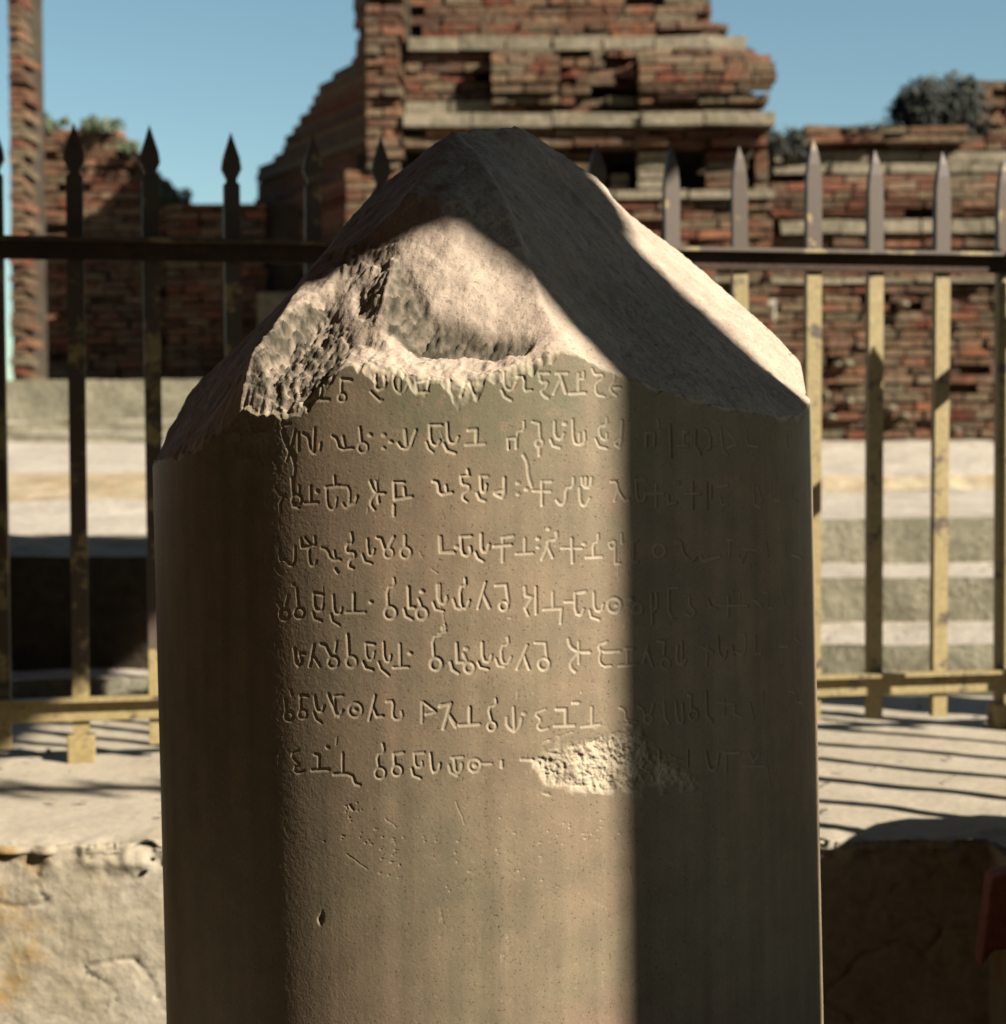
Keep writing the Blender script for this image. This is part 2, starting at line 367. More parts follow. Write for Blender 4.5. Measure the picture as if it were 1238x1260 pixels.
front = [(189, 570), (215, 562), (248, 548), (280, 522), (300, 500), (318, 512), (335, 514), (355, 500), (380, 490), (398, 470), (415, 452), (440, 447), (480, 455), (510, 462), (540, 465), (575, 468),
         (600, 460), (650, 446), (697, 426), (730, 447), (765, 462), (830, 487), (900, 505), (960, 514), (985, 511), (1001, 492)]
back = [(230, 580), (330, 500), (430, 420), (520, 340), (620, 290), (720, 310), (820, 380), (920, 450), (980, 500)]
inner = {  # name: (px, py, k)
    'a1': (298, 470, .02), 'a2': (312, 430, .06), 'a3': (345, 388, .12), 'a4': (400, 352, .185),
    's1': (235, 478, .86), 's0': (205, 535, .8), 's2': (290, 432, .80), 's3': (345, 373, .6), 's4': (400, 341, .44),
    'p1': (355, 440, .10), 'p2': (405, 380, .165), 'p3': (432, 428, .07), 'p4': (420, 400, .125), 'p5': (385, 470, .035), 'p6': (330, 492, .01),
    'u1': (394, 314, .34), 'u2': (430, 270, .44), 'u3': (460, 237, .5), 'u4': (510, 197, .54),
    'e1': (484, 290, .195), 'e2': (503, 238, .235), 'e3': (540, 195, .36), 'e4': (561, 160, .48),
    'd1': (440, 300, .25), 'd2': (420, 330, .21), 'f1': (440, 385, .12), 'f2': (478, 345, .115), 'f3': (470, 402, .07),
    'b1': (488, 312, .16), 'b2': (530, 385, .09), 'b3': (600, 411, .06), 'b4': (655, 420, .03),
    'c1': (475, 425, .045), 'c2': (512, 438, .055), 'c3': (600, 444, .035), 'c4': (650, 434, .012),
    'm1': (560, 300, .14), 'm2': (600, 300, .145), 'm3': (590, 370, .085), 'm4': (545, 242, .205),
    'r1': (600, 205, .34), 'r2': (632, 262, .22), 'r3': (652, 325, .115), 'r4': (672, 378, .055),
    't1': (605, 157, .56), 't2': (637, 150, .6), 't3': (690, 185, .66), 't4': (745, 225, .70), 't5': (762, 250, .72), 't5b': (800, 283, .75), 't6': (850, 318, .8), 't7': (930, 388, .84), 't8': (985, 442, .85),
    'g1': (640, 200, .50), 'g2': (690, 262, .42), 'g3': (740, 330, .34), 'g4': (700, 350, .20), 'g5': (760, 400, .17), 'g6': (850, 440, .18), 'g7': (920, 470, .2),
    'h1': (760, 262, .62), 'h2': (830, 352, .52), 'h3': (900, 420, .46), 'h4': (960, 468, .48),
}
fr_ = sorted([theta(x, y) for x, y in front])
th_f = np.array([a for a, _ in fr_]); z_f = np.array([b for _, b in fr_])
bk_ = []
for x, y in back:
    X_, Y_, Z_ = plan(x, y, 1.0); t = math.atan2(X_, -Y_)
    bk_.append((t % (2 * math.pi), Z_))
allr = [(t % (2 * math.pi), z) for t, z in zip(th_f, z_f)] + bk_
allr.sort(); ta = np.array([t for t, _ in allr]); za = np.array([z for _, z in allr])
def rimz(t):
    t = np.mod(t, 2 * np.pi)
    return np.interp(t, np.concatenate([[ta[-1] - 2 * np.pi], ta, [ta[0] + 2 * np.pi]]), np.concatenate([[za[-1]], za, [za[0]]]))
P2, PZs = [], []
for t in np.linspace(0, 2 * np.pi, 150, endpoint=False):
    P2.append(Vector((math.sin(t) * RS * 1.004, -math.cos(t) * RS * 1.004))); PZs.append(float(rimz(t)))
nrim = len(P2)
names = {}
for nme, (px, py, k) in inner.items():
    X_, Y_, Z_ = plan(px, py, k)
    names[nme] = len(P2); P2.append(Vector((X_, Y_))); PZs.append(Z_)
chains = [['a1', 'a2', 'a3', 'a4'], ['s0', 's1', 's2', 's3', 's4', 'u1', 'u2', 'u3', 'u4', 'e4'], ['e1', 'e2', 'e3', 'e4', 't1', 't2', 't3', 't4', 't5', 't5b', 't6', 't7', 't8'],
          ['e1', 'b1', 'b2', 'b3', 'b4'], ['e4', 'r1', 'r2', 'r3', 'r4'], ['f3', 'c2', 'c3', 'c4'], ['a4', 'p2', 'p4', 'p3'], ['d2', 'f1', 'f3'], ['e1', 'd1', 'u1'], ['p4', 'p3', 'p5'], ['f2', 'f3']]
edges = [(names[a], names[b]) for c in chains for a, b in zip(c, c[1:])]
ov, oe, of, ovi, *_ = delaunay_2d_cdt(P2, edges, [], 0, 1e-6)
oz = []
for v, src in zip(ov, ovi):
    if src: oz.append(PZs[src[0]])
    else:
        dd = sorted(((v - p).length, q) for p, q in zip(P2, PZs))[:3]; oz.append(sum(q / (d + 1e-6) for d, q in dd) / sum(1 / (d + 1e-6) for d, q in dd))
oxy = np.array([(v.x, v.y) for v in ov]); oz = np.array(oz)
NP, NT = 640, 420
phi = np.linspace(-math.pi / 2, math.pi / 2, NP)
tt = np.linspace(0, 1, NT); tt = tt ** 1.25
PH, TT = np.meshgrid(phi, tt)
GX = RS * np.sin(PH); cc = RS * np.cos(PH); GY = -cc + 2 * cc * TT
H = np.full(GX.shape, np.nan)
for f in of:
    a, b_, c_ = [oxy[i] for i in f]; z0, z1, z2 = [oz[i] for i in f]
    det = (b_[1] - c_[1]) * (a[0] - c_[0]) + (c_[0] - b_[0]) * (a[1] - c_[1])
    if abs(det) < 1e-12: continue
    mnx, mxx = min(a[0], b_[0], c_[0]), max(a[0], b_[0], c_[0]); mny, mxy = min(a[1], b_[1], c_[1]), max(a[1], b_[1], c_[1])
    msk = (GX >= mnx - 1e-6) & (GX <= mxx + 1e-6) & (GY >= mny - 1e-6) & (GY <= mxy + 1e-6)
    xs, ys = GX[msk], GY[msk]
    w0 = ((b_[1] - c_[1]) * (xs - c_[0]) + (c_[0] - b_[0]) * (ys - c_[1])) / det
    w1 = ((c_[1] - a[1]) * (xs - c_[0]) + (a[0] - c_[0]) * (ys - c_[1])) / det
    w2 = 1 - w0 - w1
    ins = (w0 > -1e-6) & (w1 > -1e-6) & (w2 > -1e-6)
    h = H[msk]; h[ins] = (w0 * z0 + w1 * z1 + w2 * z2)[ins]; H[msk] = h
bad = np.isnan(H)
if bad.any():
    H[bad] = rimz(np.arctan2(GX[bad], -GY[bad]))
def blur(A, n, k=3):
    for _ in range(n):
        B = np.pad(A, ((0, 0), (k, k)), mode='edge'); B = sum(B[:, i:i + A.shape[1]] for i in range(2 * k + 1)) / (2 * k + 1)
        Cc = np.pad(B, ((k, k), (0, 0)), mode='edge'); A = sum(Cc[i:i + A.shape[0], :] for i in range(2 * k + 1)) / (2 * k + 1)
    return A
def poly(names_):
    out = []
    for q in names_:
        if isinstance(q, str): out.append(tuple(P2[names[q]]))
        else:
            X_, Y_, _z = plan(*q) if len(q) == 3 else plan(q[0], q[1], 0.0); out.append((X_ * (1.02 if len(q) == 2 else 1), Y_ * (1.02 if len(q) == 2 else 1)))
    return out
smooth_zone = inpoly(GX, GY, poly(['e4', 'r1', 'r2', 'r3', 'r4', (697, 426), (760, 462), (850, 492), (940, 512), (1000, 492), 't8', 't7', 't6', 't5b', 't5', 't4', 't3', 't2', 't1']))
face1 = inpoly(GX, GY, poly(['e1', 'e2', 'e3', 'e4', 'r1', 'r2', 'r3', 'r4', (697, 426), 'b4', 'b3', 'b2', 'b1']))
pocket = inpoly(GX, GY, poly(['a1', 'a2', 'a3', 'a4', 'p2', 'p4', 'p3', (415, 452), (398, 470), (380, 490), 'p6']))
band = inpoly(GX, GY, poly(['b1', 'b2', 'b3', 'b4', 'c4', 'c3', 'c2', 'f3', 'f2']))
mott = inpoly(GX, GY, poly(['u1', 'd1', 'e1', 'b1', 'f2', 'f3', 'f1', 'd2']))
chipz = inpoly(GX, GY, poly(['f3', 'c2', 'c3', 'c4', (697, 426), (650, 446), (600, 460), (540, 465), (480, 455), (440, 447), 'p3']))
def soft(mk_, n=2, k=2): return blur(mk_.astype(float), n, k)
Hs = blur(H, 4, 6); Hl = blur(H, 2, 1); Hf = blur(H, 2, 3)
ws = soft(smooth_zone, 1, 2); wf = soft(face1, 1, 2)
keep = np.clip(TT * 12, 0, 1)                       # leave the front rim as cut
H = Hl * (1 - ws) + Hs * ws * keep + Hl * ws * (1 - keep)
H = H * (1 - wf) + (Hf * keep + Hl * (1 - keep)) * wf
wp, wb_, wm, wc = soft(pocket, 1, 2), soft(band, 1, 2), soft(mott, 1, 2), soft(chipz, 1, 2)
nA = fbm(GX * 110, GY * 110, H * 110, 4, 12, 0.65); nB = fbm(GX * 22, GY * 22, H * 22, 4, 14); nC = fbm(GX * 160, GY * 160, H * 160, 2, 19); nD = fbm(GX * 130, GY * 60, H * 60, 3, 29)
nE = fbm(GX * 210, GY * 210, H * 120, 3, 91, 0.6); nS = fbm(GX * 45, GY * 45, H * 45, 4, 95, 0.55)
H = H - 0.0065 * wb_ - 0.002 * wp - 0.003 * wm
flat = 1 - np.clip(wp + wb_ + wm + wc, 0, 1)
H = H + 0.0005 * nE + 0.0006 * nA + 0.0016 * nB * flat + 0.0016 * nS * flat * (1 - ws * 0.5) + wp * np.clip((RS - np.hypot(GX, GY)) / 0.015, 0.1, 1) * (0.0030 * nA + 0.0030 * nB + 0.0026 * nE) + wb_ * (0.0016 * nE + 0.0016 * nD + 0.0018 * nA) \
    + wm * (0.0022 * nA + 0.0028 * nS + 0.0012 * nE) + wc * (0.0018 * nA + 0.0026 * nB)
sc = fbm((GX * 0.75 + GY * 0.9) * 30, (GX * 0.3 - GY * 0.2) * 6, H * 4, 3, 61); H = H + ws * 0.0022 * sc * np.clip(TT * 6, 0, 1)
ramp_r = np.clip(1.0, 0, 1)
# build the top
pil = empty('broken_pillar', (cxz(0), CYL, PZ))
tag(pil, 'broken stump of a polished sandstone pillar carved with rows of ancient script', 'pillar')
OFF = np.array([cxz(0), CYL, PZ])
def place(x, y, z):
    s = rad(z) / RS
    return np.stack([cxz(z) + x * s - OFF[0], CYL + y * s - OFF[1], z - OFF[2]], -1)
front_rim, back_rim = H[0], H[-1]

# --- the carved side
INS = []          # (origin x, origin y, scale, strokes)
INS.append((300, 420, 4.762, """450,262 450,340;408,342 500,342;572,222 628,226;572,222 572,300;O576,328,24;770,200 775,290 835,265 820,205;745,295 800,350 810,345
875,200 880,270 915,310 945,290 960,250;915,220 912,300;925,180 935,205;1008,240 1080,228 1078,295;1008,240 1015,300 1080,295;1088,175 1088,215;1205,190 1210,300
345,345 362,400;240,370 300,355 340,345;210,440 240,490 270,480
95,580 92,660 110,700;180,570 170,640 180,710;180,640 215,625;222,525 240,600 300,660 300,700;300,525 270,640 250,700;320,540 320,640;250,620 290,690
345,540 380,560 385,620 410,660 445,640 450,600;415,510 410,655;518,555 545,570 560,635 640,625;580,560 590,610;680,505 688,590;O698,622,30;D740,548;D820,548;D862,588;D820,625
905,595 930,630 975,625 990,575 1010,520;945,520 955,630;1090,490 1095,590 1130,615 1150,580;1090,490 1160,490;1070,590 1085,630 1110,650
115,870 125,920;115,940 130,990 150,960 150,890;185,855 215,900 245,910;240,900 210,950 215,1000;280,800 290,900;O310,930,30;325,850 325,900;290,965 325,975;220,480 300,740 290,830
390,850 392,940;355,948 435,945;D430,880;530,790 535,850;480,855 560,845;485,860 490,960 515,990 540,970 545,920
575,850 620,850 620,960 600,980 580,950;620,960 650,945 665,910;740,820 760,870 775,890 825,890;775,820 790,945;775,890 745,930 745,960 765,985
880,825 885,925 985,910;880,825 940,825;940,860 945,910;880,960 880,1020;1110,820 1140,825 1145,900 1220,885;1185,845 1190,880"""))
INS.append((540, 420, 4.762, """65,190 60,290;130,320 150,250 165,225;150,240 180,245 210,315;385,180 385,270 430,290 455,240;370,285 385,320 425,345;460,205 505,205 500,290 545,285
590,190 600,240 640,235 630,270 600,285 610,310 640,330;590,185 645,185;690,185 755,185;710,190 745,300;710,230 675,305;820,190 820,300;770,305 860,300;850,180 850,215 825,220
900,160 915,195 960,190 965,215 920,240 920,310 970,320;1030,185 1030,230 1005,260 1010,295 1040,315;1030,270 1065,270
50,480 55,590 100,600 115,560;30,600 50,640 95,655;175,520 222,515 220,600;160,605 270,600;405,570 455,565 455,625;405,570 410,630;500,470 500,520 465,525 460,555
550,470 590,480 595,570;O590,595,22;590,615 590,665;680,470 680,560 720,575 735,540;655,575 670,610 710,622;D738,480;785,460 790,590 820,605 860,590 855,530;825,540 825,600
985,450 985,490 940,495 945,560 985,580 985,540;920,570 940,615 985,625;1075,465 1070,625 1025,600 1070,560;495,665 520,710 525,790 545,850
170,755 175,785;130,790 180,785;130,790 135,840 175,840 180,870 145,890 140,920 165,940;245,790 285,790;245,790 250,880 275,885 280,840;225,890 240,925 270,935
385,800 385,920 330,895 330,885 385,870;D465,830;D515,865;D465,895;605,820 660,820;605,820 605,960;555,875 655,878;790,800 790,850 745,860 745,940 715,960 690,930
840,800 845,850 890,855 895,800;865,800 865,850;825,860 830,950 860,965 885,920;1010,820 1045,820 1050,870 1090,930;1050,870 1030,930;1090,930 1115,925"""))
INS.append((300, 630, 4.762, """120,250 122,300;210,205 215,280;180,290 190,330 215,360;215,280 240,275 275,320 300,290 300,205;335,160 340,205 385,205;355,150 390,190;415,145 418,190 380,205;380,210 385,300 405,320 425,290
455,210 490,220 510,280 565,280;530,230 535,260;630,125 640,180 600,190 605,240 645,230 655,260 620,280 615,320 640,330;725,160 730,250 755,255 765,220;695,250 710,290 750,302
780,150 805,155 825,215;O850,240,28;880,145 850,205;945,140 945,200;O950,238,32;1155,145 1160,235 1235,238
170,510 195,520 220,560;260,490 245,545;O238,600,30;310,450 320,560;O325,592,30;D290,425;410,475 465,485;410,475 415,570 455,580 465,545;405,590 415,625 455,640
525,490 530,590 565,600 575,565;510,600 520,640 560,665;645,480 645,580;600,588 712,588;D745,528;880,390 885,430 840,445 845,550;O860,590,36
965,440 970,560 1000,560;940,570 950,610 985,628;O1045,595,34;1045,560 1025,510;D1045,465;1135,425 1140,530 1180,540 1190,495;1110,530 1125,570 1170,580
190,740 190,790;140,820 165,825 195,900;295,800 310,910 345,880 320,830 355,830;410,780 385,905;400,835 445,905;450,775 480,785 505,840;545,760 535,820;O525,880,32
608,720 615,840;O632,878,32;715,770 765,775;715,770 720,860 755,870 765,820;700,880 715,915 755,925;820,765 825,870 855,880 862,840;790,880 805,920 850,958
915,775 918,900;878,912 965,908;D975,828;1165,675 1170,715 1105,735 1115,850;O1128,890,36;1210,880 1225,920 1238,930;535,335 550,355"""))
INS.append((540, 630, 4.762, """5,145 10,235 85,232;D105,205;130,145 190,140;130,145 135,240 165,260 190,240 185,205;250,130 250,230 285,235 295,190;215,235 230,270 260,288;375,150 435,140;375,150 375,290;325,200 425,192
505,155 505,235;455,245 552,240;D582,155;D582,205;D642,98;690,120 695,160 640,165 640,200 605,275;640,205 668,265;780,155 785,295;720,210 840,212;D850,185
935,130 935,170 905,185 908,260;865,265 955,260;1000,180 1030,165 1040,200 1010,215 1000,190;1035,200 1035,300 1060,300;1072,130 1075,180;1130,180 1165,165;1130,180 1125,270 1150,295
5,425 5,530 35,540 48,510;155,390 160,430 125,440 130,560 165,565 180,520;85,510 100,560 130,570;275,410 230,565;260,480 298,560;335,430 395,425 410,530;O382,550,26
505,440 510,490 550,500;505,560 525,605;570,440 572,595;550,500 510,560;668,470 670,570;615,570 720,565 715,650;800,475 860,465;800,475 800,590 835,605 850,570;740,525 800,525
910,470 912,575 955,580 965,540;885,575 895,615 940,630;O1030,545,42;D1040,545;1130,575 1150,600 1190,590
35,660 40,700 0,715;105,770 110,880 145,880;70,880 80,925 115,945;O180,912,30;145,830 165,880;D160,800;255,765 258,870 300,880 310,840;230,880 245,910 290,920
405,735 410,775 365,785 370,885 405,890 425,850;335,860 350,900 385,905;520,780 460,920;500,840 530,920;565,765 625,768 635,860;O618,890,34
760,745 770,790 820,820 885,820;820,760 822,885;820,820 770,880 775,915 800,935;985,760 935,780 950,820 1060,815;950,820 940,870 965,905 1010,900;1095,800 1145,800;1105,800 1105,890;1055,900 1165,893"""))
INS.append((300, 820, 4.762, """175,210 160,300;170,240 205,305;275,145 280,165;242,185 250,260;O265,290,26;330,170 375,175;330,170 335,250;O345,280,26;415,175 425,250 455,270 470,235;410,270 425,310 455,330
495,165 510,205 550,300 580,260;530,175 580,170;530,175 540,290;O655,255,42;D655,255;770,170 735,315;755,235 780,295 815,290;838,205 880,200 870,290 895,315 930,300 925,265
1045,210 1045,330;1055,210 1125,265 1070,280;1150,235 1215,215 1170,365;1200,275 1238,330
180,540 185,580 165,600 190,628;210,520 210,580;325,490 275,515 305,560 330,575 290,595 315,630 355,610;415,515 440,520 440,600;400,608 498,605;580,510 580,620;528,632 635,630 650,690 680,695
815,455 825,500 780,520 790,590;O800,625,32;880,515 935,505;880,515 885,580;O900,610,30;1000,510 1055,505;1000,510 1005,590 1045,590 1045,560;985,600 995,640 1035,655;1095,510 1105,625 1145,610 1150,570;D490,475;620,815 640,840"""))
INS.append((540, 820, 4.762, """10,225 70,222;65,225 30,360;60,290 100,355;182,240 182,335;118,345 238,338;335,190 338,225 290,240 310,320;O312,350,26;440,240 445,380;400,300 400,350 445,382 480,350 485,305;D500,275
625,250 560,275 605,315 575,350 600,375 640,362;690,250 745,250 745,340;680,348 795,345;785,212 820,212;898,240 898,340;838,352 945,340;1060,240 1095,255 1095,320 1160,325;1170,235 1200,250 1210,290;O1230,310,25
75,535 140,530;90,535 100,630 135,610 135,570;60,580 70,620 110,640;O212,580,38;D212,580;245,570 308,570;370,555 370,590;485,545 550,548"""))
INS.append((740, 440, 4.421, """245,410 290,410 290,475;245,410 245,480;310,340 315,380;375,370 380,540;445,400 470,410;415,480 475,480;450,400 450,475;515,400 515,480 540,520;560,390 590,400 600,490 575,495;655,400 665,510 690,530;690,400 740,470 690,490
790,400 800,480 860,490;940,430 950,510;1010,420 1015,480;190,665 240,665;190,665 195,780 240,780 240,730;300,690 300,810;255,740 340,740;365,750 370,800 410,790;400,680 425,680;460,740 540,740;500,680 500,820;575,680 580,820;600,700 600,760
640,700 690,695;650,760 660,800 690,800;830,700 835,800 870,820;850,700 880,780;940,778 980,778;920,690 925,780;1020,778 1070,778;1040,700 1040,770
175,1000 175,1110 200,1110;O318,1050,35;405,1000 440,1000 445,1060 490,1110 520,1090;540,1080 560,1110 650,1080;700,990 700,1080;690,990 720,995;750,1080 770,1110 790,1060;780,1040 850,1050;900,1010 910,1080;1000,1020 1000,1080;1040,1070 1090,1090"""))
INS.append((740, 700, 4.2, """D155,155;O190,205,25;260,130 265,280;285,130 290,200 265,220;350,100 400,95;350,100 350,220 370,255;430,140 460,140 455,190 490,220 470,250 440,230;555,160 570,200 600,210;620,190 760,190;660,140 660,240;720,140 720,190;790,160 830,190
840,125 870,130 860,205 890,200;930,100 950,180;980,110 985,190;240,400 220,480;240,430 265,500;295,375 330,380 325,440;O335,490,25;395,400 390,480 420,500 440,470;420,380 420,490;520,400 580,430;550,400 545,500;605,350 610,440 640,470 650,430
680,400 690,440;715,340 750,340 745,450 700,430;800,350 800,440 830,440;900,350 905,400;930,400 970,400;1000,350 1030,380;270,700 260,740;325,690 330,770 350,800;385,690 395,790 430,800 420,700;450,650 465,655 465,720;O480,755,25
545,640 550,760 575,790;600,690 680,700;640,680 640,750;690,700 690,750 730,770;770,690 790,770;840,640 840,700;900,690 910,750;970,630 1010,640 1015,690 1040,690
230,900 260,1000;300,940 310,1000 340,980;450,940 450,1020;545,950 560,1040 600,1040 610,960;640,950 720,950;650,950 650,1050;740,1020 850,1020 860,920;770,950 790,1000 820,960;860,1020 875,1130"""))
# raster of the cutting: s = R*theta, z
ST = 0.0005
S0, S1, Z0c, Z1c = -0.55, 0.55, -0.46, 0.17
NS, NZ = int((S1 - S0) / ST), int((Z1c - Z0c) / ST)
carve = np.zeros((NZ, NS)); KR = 8
def stamp(s, z, wd, dp):
    i0, j0 = int((z - Z0c) / ST), int((s - S0) / ST)
    if i0 < KR or j0 < KR or i0 >= NZ - KR - 1 or j0 >= NS - KR - 1: return
    ii, jj = np.mgrid[i0 - KR:i0 + KR + 1, j0 - KR:j0 + KR + 1]
    d = np.hypot(ii * ST + Z0c - z, jj * ST + S0 - s) / wd
    v = dp * np.clip(1 - d, 0, 1) ** 0.8 * (3 - 2 * np.clip(1 - d, 0, 1)) ** 0.5
    carve[i0 - KR:i0 + KR + 1, j0 - KR:j0 + KR + 1] = np.maximum(carve[i0 - KR:i0 + KR + 1, j0 - KR:j0 + KR + 1], v)
for ox, oy, sc_, txt in INS:
    for st in txt.replace('\n', ';').split(';'):
        st = st.strip()
        if not st: continue
        if st[0] == 'O':
            a, b_, r = map(float, st[1:].split(',')); pts = [(a + r * 0.92 * math.cos(q), b_ + r * math.sin(q)) for q in np.linspace(0, 2 * math.pi, 17)]
        elif st[0] == 'D':
            a, b_ = map(float, st[1:].split(',')); pts = [(a - 3, b_), (a + 4, b_ + 1)]
        else: pts = [tuple(map(float, q.split(','))) for q in st.split()]
        if len(pts) > 3 and st[0] != 'O':        # round the bends of a hand-cut letter
            q2 = [pts[0]]
            for p_, q_ in zip(pts, pts[1:]): q2 += [(p_[0] * .75 + q_[0] * .25, p_[1] * .75 + q_[1] * .25), (p_[0] * .25 + q_[0] * .75, p_[1] * .25 + q_[1] * .75)]
            pts = q2 + [pts[-1]]
        P = [theta(ox + a / sc_, oy + b_ / sc_) for a, b_ in pts]
        wdt = rnd.uniform(0.0015, 0.0020) * (1.25 if st[0] == 'D' else 1); dpt = rnd.uniform(0.00075, 0.0012) * float(np.interp(P[0][0], [-0.62, -0.35, 0.0], [0.45, 0.75, 1.0])) * float(np.interp(P[0][0], [0.45, 0.6], [1.0, 1.5]))
        for (t0, z0), (t1, z1) in zip(P, P[1:]):
            L = math.hypot((t1 - t0) * RS, z1 - z0); n_ = max(2, int(L / 0.0005))
            for q in np.linspace(0, 1, n_): stamp((t0 + (t1 - t0) * q) * RS, z0 + (z1 - z0) * q, wdt, dpt)
# small pits and peck marks below the text
pit = np.zeros_like(carve); carve_l = carve.copy()
clus = [(440, 1030, 30, 4), (500, 1035, 25, 3), (560, 1075, 14, 12), (480, 1060, 12, 18), (545, 1130, 12, 22), (640, 1060, 40, 25), (720, 1020, 30, 8), (590, 1180, 40, 25), (430, 1000, 12, 8), (700, 700, 160, 200)]
for _ in range(85):
    cl_ = rnd.choice(clus); px = rnd.gauss(cl_[0], cl_[2]); py = rnd.gauss(cl_[1], cl_[3])
    if 345 < px < 985 and 470 < py < 1235:
        t_, z_ = theta(px, py); L = rnd.choice([0, 0, 0.001, 0.002]); 
        for q in (0, 0.5, 1): stamp(t_ * RS + q * L, z_, rnd.uniform(0.0008, 0.0013), rnd.uniform(0.0003, 0.0006))
for px, py in ((395, 1130),):
    t_, z_ = theta(px, py)
    for q in range(14):
        a_ = q / 13 * 2 - 1; stamp(t_ * RS + 0.0012 * math.sin(a_ * 3) + rnd.uniform(-.0006, .0010), z_ + a_ * 0.0055, 0.0012 + 0.0018 * (1 - a_ * a_), 0.0008 + 0.0018 * (1 - abs(a_)))
for _ in range(26):
    px = rnd.uniform(350, 980); py = rnd.uniform(500, 1220); a = rnd.gauss(1.57, 0.5); L = rnd.uniform(6, 34)
    P = [theta(px + math.cos(a) * L * q / 6 + rnd.uniform(-1, 1), py + math.sin(a) * L * q / 6) for q in range(7)]
    for (t0, z0), (t1, z1) in zip(P, P[1:]):
        for q in np.linspace(0, 1, 8): stamp((t0 + (t1 - t0) * q) * RS, z0 + (z1 - z0) * q, 0.0008, 0.00035)
th_d = np.linspace(R_(-64), R_(82), 1300)
th_all = np.concatenate([np.linspace(R_(-90), R_(-64), 40)[:-1], th_d, np.linspace(R_(82), R_(90), 12)[1:]])
th_bk = np.linspace(R_(90), R_(270), 90)[1:-1]
tha = np.concatenate([th_all, th_bk])
rim = np.where(np.cos(tha) >= -1e-9, np.interp(tha, phi, front_rim), np.interp(np.arcsin(np.sin(tha)), phi, back_rim))
zlow = -0.60
tr = np.concatenate([np.linspace(PZ, zlow, 20)[:-1], np.linspace(zlow, -0.40, 110)[:-1]])
nf = 700
fz = np.linspace(0, 1, nf)
TH = np.tile(tha, (len(tr) + nf, 1)); ZZ = np.zeros_like(TH)
ZZ[:len(tr)] = tr[:, None]; ZZ[len(tr):] = -0.40 + fz[:, None] * (rim[None, :] + 0.40)
def sample(A, s, z):
    j = np.clip((s - S0) / ST, 0, NS - 2); i = np.clip((z - Z0c) / ST, 0, NZ - 2)
    i0, j0 = i.astype(int), j.astype(int); fi, fj = i - i0, j - j0
    return (A[i0, j0] * (1 - fi) * (1 - fj) + A[i0 + 1, j0] * fi * (1 - fj) + A[i0, j0 + 1] * (1 - fi) * fj + A[i0 + 1, j0 + 1] * fi * fj)
SS = TH * RS
inr = (SS > S0) & (SS < S1) & (ZZ > Z0c) & (ZZ < Z1c)
cv = np.where(inr, sample(carve, SS, ZZ), 0)
cvl = np.where(inr, sample(carve_l, SS, ZZ), 0)
# damaged patch near the bottom of the text, spalls along the broken rim, worn letters at the far left
def zone(pts): return [(theta(x, y)[0] * RS, theta(x, y)[1]) for x, y in pts]
patch = inpoly(SS, ZZ, zone([(655, 935), (675, 922), (700, 915), (745, 905), (790, 900), (800, 930), (845, 950), (860, 962), (800, 968), (745, 975), (700, 968), (670, 965)]))
n1 = fbm(SS * 300, ZZ * 300, SS * 0, 3, 71); n2 = fbm(SS * 90, ZZ * 90, SS * 0, 3, 72); n3 = fbm(SS * 8, ZZ * 2, SS * 0, 3, 73)
wpt = np.clip(blur(patch.astype(float), 2, 4) + 0.35 * n2 * (blur(patch.astype(float), 3, 8) > 0.05), 0, 1)
drop = rim[None, :] - ZZ
pxs = [theta(x, 460)[0] for x in (300, 415, 440, 560, 690, 702)]
wid = np.interp(tha, [R_(-180), pxs[0] - .1, pxs[0], pxs[1], pxs[2], pxs[3], pxs[4], pxs[5], R_(270)], [0.004, 0.004, 0.009, 0.009, 0.008, 0.017, 0.006, 0.0045, 0.004])
sp_ = np.clip(1 - drop / (wid[None, :] * np.clip(1 + 0.9 * fbm(SS * 60, ZZ * 20, SS * 0, 3, 81), 0.25, 2.2)), 0, 1)
worn = np.exp(-((TH - R_(-38)) / 0.09) ** 2) * np.clip((ZZ + 0.04) / 0.05, 0, 1)
rr = rad(ZZ) - cv - wpt * (0.002 + 0.0012 * n1 + 0.0015 * n2) - sp_ ** 0.7 * (0.004 + 0.0025 * n2) * np.clip(wid[None, :] / 0.008, 0.15, 1) \
     + 0.00004 * n1 + 0.0002 * n3 - worn * (0.0006 + 0.0009 * np.abs(n2) + 0.0006 * np.abs(n1))
V = np.stack([cxz(ZZ) + rr * np.sin(TH) - OFF[0], CYL - rr * np.cos(TH) - OFF[1], ZZ - OFF[2]], -1).reshape(-1, 3)
nr, nc = TH.shape
I = np.arange(nr * nc).reshape(nr, nc); In = np.concatenate([I, I[:, :1]], 1)
so_ = mk('shaft', V, np.stack([In[:-1, :-1], In[:-1, 1:], In[1:, 1:], In[1:, :-1]], -1).reshape(-1, 4), M_shaft, pil, smooth=True)
tag(so_, 'polished round shaft cut with eight rows of letters')
fresh = np.clip(wpt * (0.8 + 0.3 * n2) + sp_ * 0.9 + np.clip(cv / 0.0008, 0, 1) * 0.42 + worn * 0.25 * (n2 > 0.1), 0, 1).astype(np.float32)
so_.data.attributes.new('fresh', 'FLOAT', 'POINT').data.foreach_set('value', fresh.ravel())
pa, pz = theta(590, 480)
stn = np.clip(np.exp(-((TH - pa) / 0.22) ** 2 - ((ZZ - pz) / 0.045) ** 2) * (0.9 + 0.8 * n2) * (1 - fresh), 0, 0.55).astype(np.float32)
so_.data.attributes.new('stain', 'FLOAT', 'POINT').data.foreach_set('value', stn.ravel())

